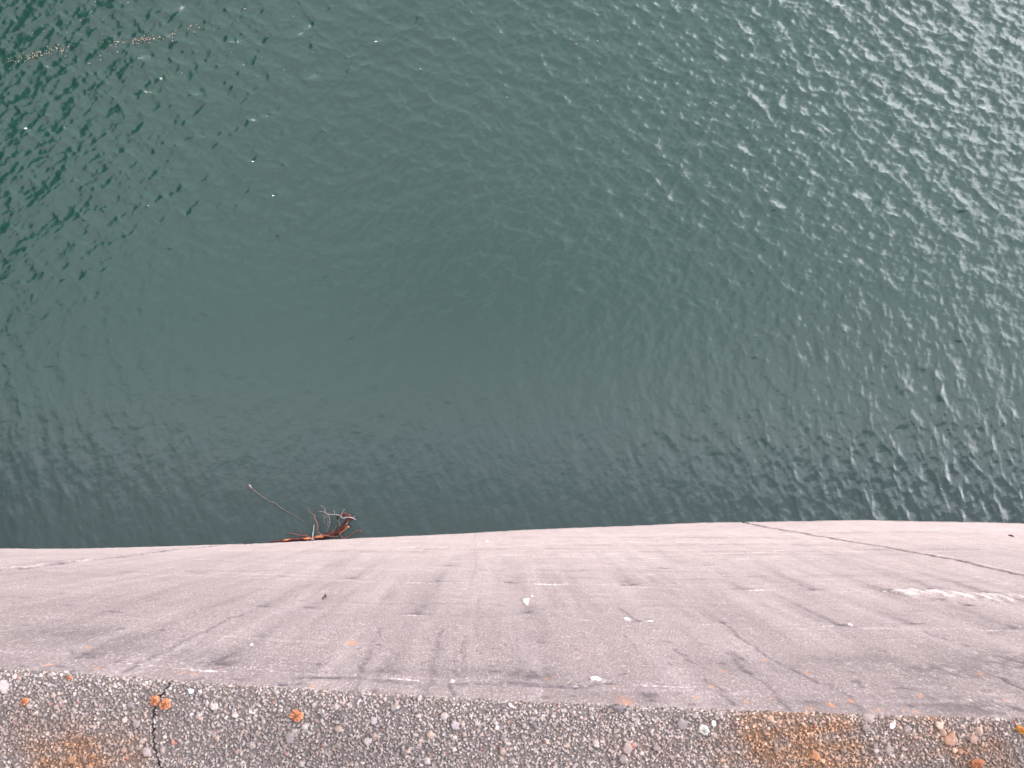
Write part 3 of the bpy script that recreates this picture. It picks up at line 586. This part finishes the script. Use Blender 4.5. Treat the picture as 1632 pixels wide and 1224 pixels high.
# ------------------------------------------------------------------ tubes for wood
def tube_data(pts, rad, seg=8, wob=0.0, seed=0, caps=True, sub=4):
    pts = np.array(pts, float); rad = np.array(rad, float)
    n = len(pts); T = np.arange(n); tt = np.linspace(0, n-1, (n-1)*sub+1)
    # Catmull-Rom
    P = []
    ext = np.vstack([2*pts[0]-pts[1], pts, 2*pts[-1]-pts[-2]])
    for t in tt:
        i = min(int(t), n-2); u = t-i; p0, p1, p2, p3 = ext[i:i+4]
        P.append(0.5*((2*p1)+(-p0+p2)*u+(2*p0-5*p1+4*p2-p3)*u*u+(-p0+3*p1-3*p2+p3)*u**3))
    P = np.array(P); R = np.interp(tt, T, rad)
    r = np.random.default_rng(seed)
    R = R*(1+wob*r.normal(size=len(R))*0.5)
    d = np.gradient(P, axis=0); d /= np.linalg.norm(d, axis=1)[:, None]+1e-9
    up = np.array([0.1, 0.2, 1.0]); V = []
    th = np.linspace(0, 2*pi, seg, endpoint=False)
    lob = 1+wob*np.cos(3*th+seed)+wob*0.6*np.cos(2*th+1)
    for p, q, rr in zip(P, d, R):
        a = np.cross(q, up); a /= np.linalg.norm(a)+1e-9; b = np.cross(a, q)
        V.append(p + rr*lob[:, None]*(np.cos(th)[:, None]*a+np.sin(th)[:, None]*b))
    V = np.concatenate(V); m = len(P); F = []
    for i in range(m-1):
        for j in range(seg):
            F.append([i*seg+j, i*seg+(j+1) % seg, (i+1)*seg+(j+1) % seg, (i+1)*seg+j])
    V = np.vstack([V, P[0], P[-1]]); c0, c1 = len(V)-2, len(V)-1
    for j in range(seg):
        F.append([c0, (j+1) % seg, j, c0]); F.append([c1, (m-1)*seg+j, (m-1)*seg+(j+1) % seg, c1])
    return V, F
def tubes(name, specs, mat, parent):
    me = bpy.data.meshes.new(name); AV, AF = [], []; off = 0
    for sp in specs:
        V, F = tube_data(*sp[:2], **(sp[2] if len(sp) > 2 else {}))
        AV.append(V); AF += [[off+i for i in dict.fromkeys(f)] for f in F]; off += len(V)
    me.from_pydata(np.vstack(AV).tolist(), [], AF); me.update(); me.validate()
    for p in me.polygons: p.use_smooth = True
    me.materials.append(mat); o = bpy.data.objects.new(name, me); col.objects.link(o)
    if parent is not None: adopt(o, parent)
    return o
MM = CAM_Z/F_PX            # metres per photograph pixel at the water
def z2(u, v, z=0.0): return at(440+u/10.2, 790+v/10.2, z)
def path(pts, r, zz):      # pts in the enlarged view, r in its units
    n = len(pts); zz = np.interp(np.linspace(0, 1, n), np.linspace(0, 1, len(zz)), zz)
    rr = np.interp(np.linspace(0, 1, n), np.linspace(0, 1, len(r)), r)/10.2*MM
    return [z2(u, v, z) for (u, v), z in zip(pts, zz)], rr

bark = wood_mat('wet_bark', (0.016, 0.006, 0.006), (0.065, 0.020, 0.016), 18, 0.5)
bare = wood_mat('bare_orange_wood', (0.15, 0.045, 0.024), (0.36, 0.145, 0.070), 22, 0.55)
rootm = wood_mat('reddish_root', (0.05, 0.018, 0.014), (0.15, 0.058, 0.04), 30, 0.6)
pale = wood_mat('bleached_rootlets', (0.09, 0.075, 0.075), (0.21, 0.17, 0.17), 40, 0.7)
tan = wood_mat('dry_tan_stem', (0.07, 0.050, 0.038), (0.14, 0.10, 0.078), 30, 0.7)
green_grey = wood_mat('pale_stem', (0.08, 0.10, 0.09), (0.17, 0.20, 0.18), 14, 0.6)

o0 = z2(900, 640); drift = empty('driftwood_log', (o0[0], o0[1], 0))
tag(drift, 'reddish brown driftwood log with torn roots floating against the foot of the dam', 'driftwood')
trunk_pts = [(-110, 748), (0, 742), (120, 733), (230, 715), (440, 700), (620, 690), (760, 670), (880, 634), (1000, 588), (1075, 530), (1140, 450), (1190, 370)]
p, r = path(trunk_pts, [5, 12, 20, 25, 27, 27, 32, 38, 38, 37, 36, 28], [0.0, 0.02, 0.02, 0.03, 0.05, 0.08, 0.13, 0.18])
tubes('trunk', [(p, r, dict(seg=12, wob=.10, seed=2, sub=5))], bark, drift)
def strip(pts, rad, zz, seed):
    p, r = path(pts, rad, zz); return (p, r, dict(seg=8, wob=.14, seed=seed))
tubes('bare_wood', [strip([(110, 728), (160, 722), (235, 706)], [6, 17, 6], [0.06], 1)], bare, drift)
tubes('bare_wood', [strip([(440, 702), (500, 698), (575, 694)], [8, 20, 12], [0.07], 2)], bare, drift)
tubes('bare_wood', [strip([(620, 684), (680, 672), (740, 666), (800, 648)], [12, 23, 23, 6], [0.09, 0.10], 3)], bare, drift)
tubes('torn_branch', [strip([(1010, 625), (1060, 590), (1110, 556), (1150, 522), (1182, 500)], [12, 13, 12, 13, 16], [0.08, 0.16], 4)], bare, drift)
tubes('bare_wood', [strip([(1115, 520), (1150, 455), (1172, 410)], [3, 8, 3], [0.16, 0.22], 5)], pale, drift)
tubes('side_root', [strip([(1020, 575), (1080, 500), (1130, 430), (1160, 380)], [14, 16, 16, 12], [0.10, 0.20], 5)], bark, drift)
crown = [strip([(1190, 375), (1215, 345), (1180, 310), (1120, 290), (1065, 300), (1045, 330), (1080, 352)], [16, 18, 16, 16, 12, 8, 6], [0.2, 0.26], 6),
         strip([(1200, 372), (1240, 378), (1270, 380)], [16, 12, 6], [0.18, 0.15], 7),
         strip([(1050, 320), (1010, 335), (990, 370)], [10, 12, 9], [0.22, 0.08], 8),
         strip([(1090, 300), (1120, 330), (1170, 335), (1210, 350)], [10, 14, 14, 8], [0.15], 9)]
tubes('root_crown', crown, bark, drift)
tubes('side_branch', [strip([(520, 200), (560, 270), (630, 330), (625, 370), (665, 440), (675, 500), (668, 565), (700, 610), (750, 640), (880, 660), (1005, 662)], [2, 5, 6, 7, 8, 8, 8, 7, 8, 7, 3], [0.05, 0.2, 0.1], 10)], rootm, drift)
tubes('twig', [strip([(170, 612), (260, 615), (350, 638), (500, 655), (575, 690)], [3, 5, 6, 7, 8], [0.02, 0.07], 11), strip([(370, 545), (440, 610), (510, 650)], [2, 2, 4], [0.02], 12)], rootm, drift)
tubes('twig', [strip([(905, 592), (945, 545), (980, 488)], [6, 6, 4], [0.12, 0.2], 13)], tan, drift)
tubes('twig', [strip([(1060, 560), (1040, 480), (1012, 400)], [4, 4, 3], [0.1, 0.16], 14)], pale, drift)
tubes('hooked_root', [strip([(995, 560), (1025, 600), (1040, 640), (1075, 675), (1112, 690), (1200, 650), (1280, 592), (1350, 566), (1398, 588)], [9, 9, 8, 6, 5, 6, 6, 7, 9], [0.12, 0.05, 0.1], 15)], rootm, drift)
rl = [strip([(1302, 392), (1235, 362), (1145, 350), (1085, 365), (1030, 320), (960, 308), (860, 302), (800, 270), (792, 210), (715, 148)], [8, 10, 8, 8, 8, 7, 6, 5, 3, 2.5], [0.22, 0.28, 0.12], 16),
      strip([(850, 303), (872, 400), (866, 460), (842, 540), (820, 602)], [7, 6, 5, 3.5, 2.5], [0.2, 0.04], 17),
      strip([(820, 300), (805, 370), (798, 420), (792, 475)], [5, 4, 3, 4], [0.2, 0.05], 18),
      strip([(795, 268), (740, 258), (680, 250)], [4, 3, 2], [0.18], 19), strip([(1055, 330), (1068, 290), (1108, 218)], [6, 5, 4], [0.28, 0.32], 20),
      strip([(955, 305), (942, 240)], [3, 2.5], [0.2], 21), strip([(1245, 365), (1284, 330)], [6, 4], [0.24], 22),
      strip([(785, 272), (776, 320), (758, 352)], [3, 3, 2], [0.15], 23), strip([(828, 305), (800, 345), (770, 388)], [3, 2.5, 2], [0.15], 24), strip([(862, 420), (840, 440), (822, 500)], [3, 2.5, 2], [0.1], 25),
      strip([(835, 300), (832, 380), (850, 440)], [3, 2.5, 2], [0.12], 26), strip([(872, 440), (850, 500)], [3, 2], [0.1], 27), strip([(800, 400), (780, 440)], [2.5, 2], [0.1], 28)]
tubes('rootlets', rl, pale, drift)

o1 = z2(600, 700); stem = empty('pale_stem', (o1[0], o1[1], 0))
tag(stem, 'pale grey green stem standing up from the water in front of the driftwood log', 'stem')
tubes('stalk', [strip([(590, 705), (598, 640), (608, 560), (622, 450)], [9, 10, 8, 6], [0.12, 0.04, -0.012], 30)], green_grey, stem)
tubes('root_end', [strip([(565, 716), (592, 706), (625, 716)], [7, 15, 6], [0.12], 31)], pale, stem)

def z1(u, v, z=0.0): return at(360+u/5.44, 740+v/5.44, z)
lp = [(205, 185), (235, 215), (300, 268), (370, 315), (420, 335), (500, 390), (570, 430), (640, 475), (705, 515)]
pts = [z1(u, v, z) for (u, v), z in zip(lp, np.linspace(0.06, -0.005, len(lp)))]
o2 = pts[4]; tw = empty('long_twig', (o2[0], o2[1], 0))
tag(tw, 'long thin tan twig floating on the water left of the driftwood log', 'twig')
tubes('stem', [(pts, np.array([2.2, 1.7, 1.2, 1.1, 1.3, 1.1, .9, .8, .5])*MM*0.29, dict(seg=7, wob=.05, seed=4))], tan, tw)
k = [z1(200, 178, 0.07), z1(210, 190, 0.07), z1(222, 204, 0.06)]
tubes('knob', [(k, np.array([1.8, 2.3, 1.4])*MM*.8, dict(seg=8, wob=.12, seed=5))], pale, tw)

# iron stub and tie wires left in the face are parts of the dam
iron = wood_mat('rusty_iron', (0.03, 0.022, 0.02), (0.07, 0.045, 0.035), 60, 0.8)
def on_face(px, py, out): x, z = hit(px, py); return np.array([x, float(wall_y(x, z))+out, z])
tubes('tie_wire', [([on_face(514, 954.5, 0.0), on_face(517, 954, 0.02), on_face(519, 953, 0.03), on_face(519.5, 952, 0.0)], [.008, .008, .007, .006], dict(seg=6))], iron, dam)
tubes('tie_wire', [([on_face(1608, 853, 0.0), on_face(1611, 854, 0.01), on_face(1615, 855.5, 0.01)], [.012, .012, .010], dict(seg=6))], iron, dam)

# ------------------------------------------------------------------ lichens and loose bits on the parapet
def lichen_mat(name, a, b_):
    m, t, b, L = newmat(name); P = pos(t); g = noise(t, P, 1100, 4, 0.65)
    L(mixc(t, mrange(t, g, 0.35, 0.65), a, b_), b.inputs['Base Color']); b.inputs['Roughness'].default_value = 0.9
    L(bump(t, g, 0.6, 0.001), b.inputs['Normal']); return m
lm = lichen_mat('orange_lichen', (0.17, 0.058, 0.025), (0.27, 0.11, 0.05))
ly = lichen_mat('yellow_lichen', (0.24, 0.105, 0.022), (0.34, 0.16, 0.035))
lw = lichen_mat('pale_lichen', (0.26, 0.25, 0.23), (0.40, 0.39, 0.37))
def lichen(px, py, rp, label, mat, seed, lobes=7, squash=1.0):
    r = np.random.default_rng(seed); c = at(px, py, PAR_Z+0.0018); R = rp/F_PX
    nt_, nr = 56, 12; V = []; F = []
    th = np.linspace(0, 2*pi, nt_, endpoint=False)
    rad = R*(1+0.06*np.cos(lobes*th+r.uniform(0, 6))+0.09*np.cos((lobes-3)*th+r.uniform(0, 6))+0.10*np.cos(2*th+r.uniform(0, 6))+0.05*np.cos(13*th+r.uniform(0, 6))+0.05*r.normal(size=nt_))
    V.append((0, 0, 0.0016))
    for i in range(1, nr+1):
        f = i/nr
        z = 0.0016*(1-f**5) - 0.0035*(f == 1) + 0.0006*r.normal(size=nt_) + 0.0005*np.cos(lobes*th)*f
        V += list(zip(rad*f*np.cos(th), rad*f*np.sin(th)*squash, z))
    for j in range(nt_): F.append((0, 1+j, 1+(j+1) % nt_))
    for i in range(nr-1):
        for j in range(nt_):
            a = 1+i*nt_+j; b_ = 1+i*nt_+(j+1) % nt_; F.append((a, a+nt_, b_+nt_, b_))
    me = bpy.data.meshes.new('lichen'); me.from_pydata([tuple(map(float, v)) for v in V], [], F); me.update(); me.materials.append(mat)
    o = bpy.data.objects.new('lichen', me); o.location = c; col.objects.link(o)
    tag(o, label, 'lichen', 'lichen patches on the parapet'); return o
lichen(472, 1141, 9.5, 'largest round orange lichen patch standing alone on the pebbly parapet', lm, 1)
lichen(262.5, 1123, 8.5, 'orange lichen patch on the right side of the parapet crack', lm, 2, 6)
lichen(246, 1117, 7.5, 'orange lichen patch on the left side of the parapet crack', lm, 3, 5)
lichen(39, 1118, 5.5, 'small orange lichen spot near the left end of the parapet', lm, 4, 4)
lichen(110, 1080.5, 4, 'tiny orange lichen spot on the rim of the parapet', lm, 5, 4, .6)
lichen(1628, 1164, 8, 'yellow orange lichen patch at the far right end of the parapet', ly, 6, 5, .7)
lichen(1558, 1217, 10, 'dull orange lichen smear low on the rusty right part of the parapet', lm, 7, 6, .7)
lichen(1122, 1164, 8, 'whitish lobed lichen patch on the parapet beside a tiny white pebble', lw, 8, 5)

def stone(name, px, py, rp, el, an, hgt, mat, label, seed, z=None):
    r = np.random.default_rng(seed); c = at(px, py, PAR_Z+0.002); R = rp/F_PX
    import bmesh
    bm = bmesh.new(); bmesh.ops.create_icosphere(bm, subdivisions=3, radius=1)
    ph = r.uniform(0, 6.28, 6)
    for v in bm.verts:
        x, y, zz = v.co; f = 1+0.12*sin(3*x+ph[0])+0.10*sin(4*y+ph[1])+0.07*sin(5*zz+ph[2]+3*x)
        zz = math.copysign(abs(zz)**0.8, zz)
        v.co = Vector((x*R*f, y*R*el*f, zz*hgt*f))
    me = bpy.data.meshes.new(name); bm.to_mesh(me); bm.free(); me.materials.append(mat)
    for p in me.polygons: p.use_smooth = True
    o = bpy.data.objects.new(name, me); o.location = c + np.array([0, 0, hgt*0.5]); o.rotation_euler = (0, 0, an); col.objects.link(o)
    tag(o, label, 'stone'); return o
dk = wood_mat('dark_slate', (0.05, 0.042, 0.045), (0.10, 0.085, 0.09), 500, 0.8)
wh = wood_mat('white_quartz', (0.36, 0.35, 0.35), (0.48, 0.47, 0.47), 600, 0.6)
stone('flat_stone', 983, 1126.5, 12, 0.42, -0.08, 0.003, dk, 'flat dark stone sitting on the rim of the parapet', 3)
stone('pebble', 1137, 1152.5, 3, 1.5, 0.2, 0.0022, wh, 'tiny white upright pebble on the parapet beside the whitish lichen', 5)
stone('pebble', 1421, 1156.5, 4.2, 1.0, 0.2, 0.0025, wh, 'round white pebble on the parapet right of the rusty patch', 6)
stone('pebble', 305, 1101, 4.2, 0.9, 0.0, 0.0022, wood_mat('blue_grey_glass', (0.24, 0.29, 0.33), (0.32, 0.37, 0.41), 500, 0.3), 'smooth pale blue pebble on the parapet just right of the crack', 7)

# ------------------------------------------------------------------ specks of leaf litter drifting at the upper left
def make_litter():
    r = np.random.default_rng(12); V = []; F = []
    def flake(px, py, size):
        c = at(px, py, 0.035); a = r.uniform(0, 6.28); k = len(V); n = 6; size *= 0.72
        V.append((c[0], c[1], c[2]+size*0.25))
        for j in range(n):
            t = a+2*pi*j/n; q = size*r.uniform(.6, 1.2)*(1.6 if j % 3 == 0 else .8)
            V.append((c[0]+q*cos(t), c[1]+q*sin(t), c[2]+r.uniform(-.3, .1)*size))
        V.append((c[0], c[1], c[2]-size*0.35))
        for j in range(n):
            F.append((k, k+1+j, k+1+(j+1) % n)); F.append((k+n+1, k+1+(j+1) % n, k+1+j))
    for x0, y0, x1, y1, w, n in ((35, 95, 62, 84, 4, 34), (62, 84, 112, 76, 5, 36), (150, 70, 205, 66, 5, 16), (206, 66, 256, 60, 4, 44), (256, 62, 320, 42, 7, 16), (0, 105, 40, 92, 6, 10), (140, 95, 190, 75, 8, 8)):
        for _ in range(n):
            u = r.beta(1.3, 1.3); flake(x0+(x1-x0)*u+r.normal()*3, y0+(y1-y0)*u+r.normal()*w*0.7, r.uniform(.008, .020))
    for _ in range(26): flake(r.uniform(40, 560), r.uniform(0, 130), r.uniform(.010, .018))
    for p in ((953, 65), (808, 155), (670, 110), (918, 70), (390, 14), (204, 4)): flake(p[0], p[1], .022)
    me = bpy.data.meshes.new('leaf_litter'); me.from_pydata([tuple(map(float, v)) for v in V], [], F); me.update()
    me.materials.append(wood_mat('tan_litter', (0.12, 0.075, 0.055), (0.26, 0.18, 0.14), 12, 0.9))
    o = bpy.data.objects.new('leaf_litter', me); col.objects.link(o)
    tag(o, 'thin drift line of tan leaf specks on the water at the upper left', 'leaf litter', kind='stuff')
make_litter()
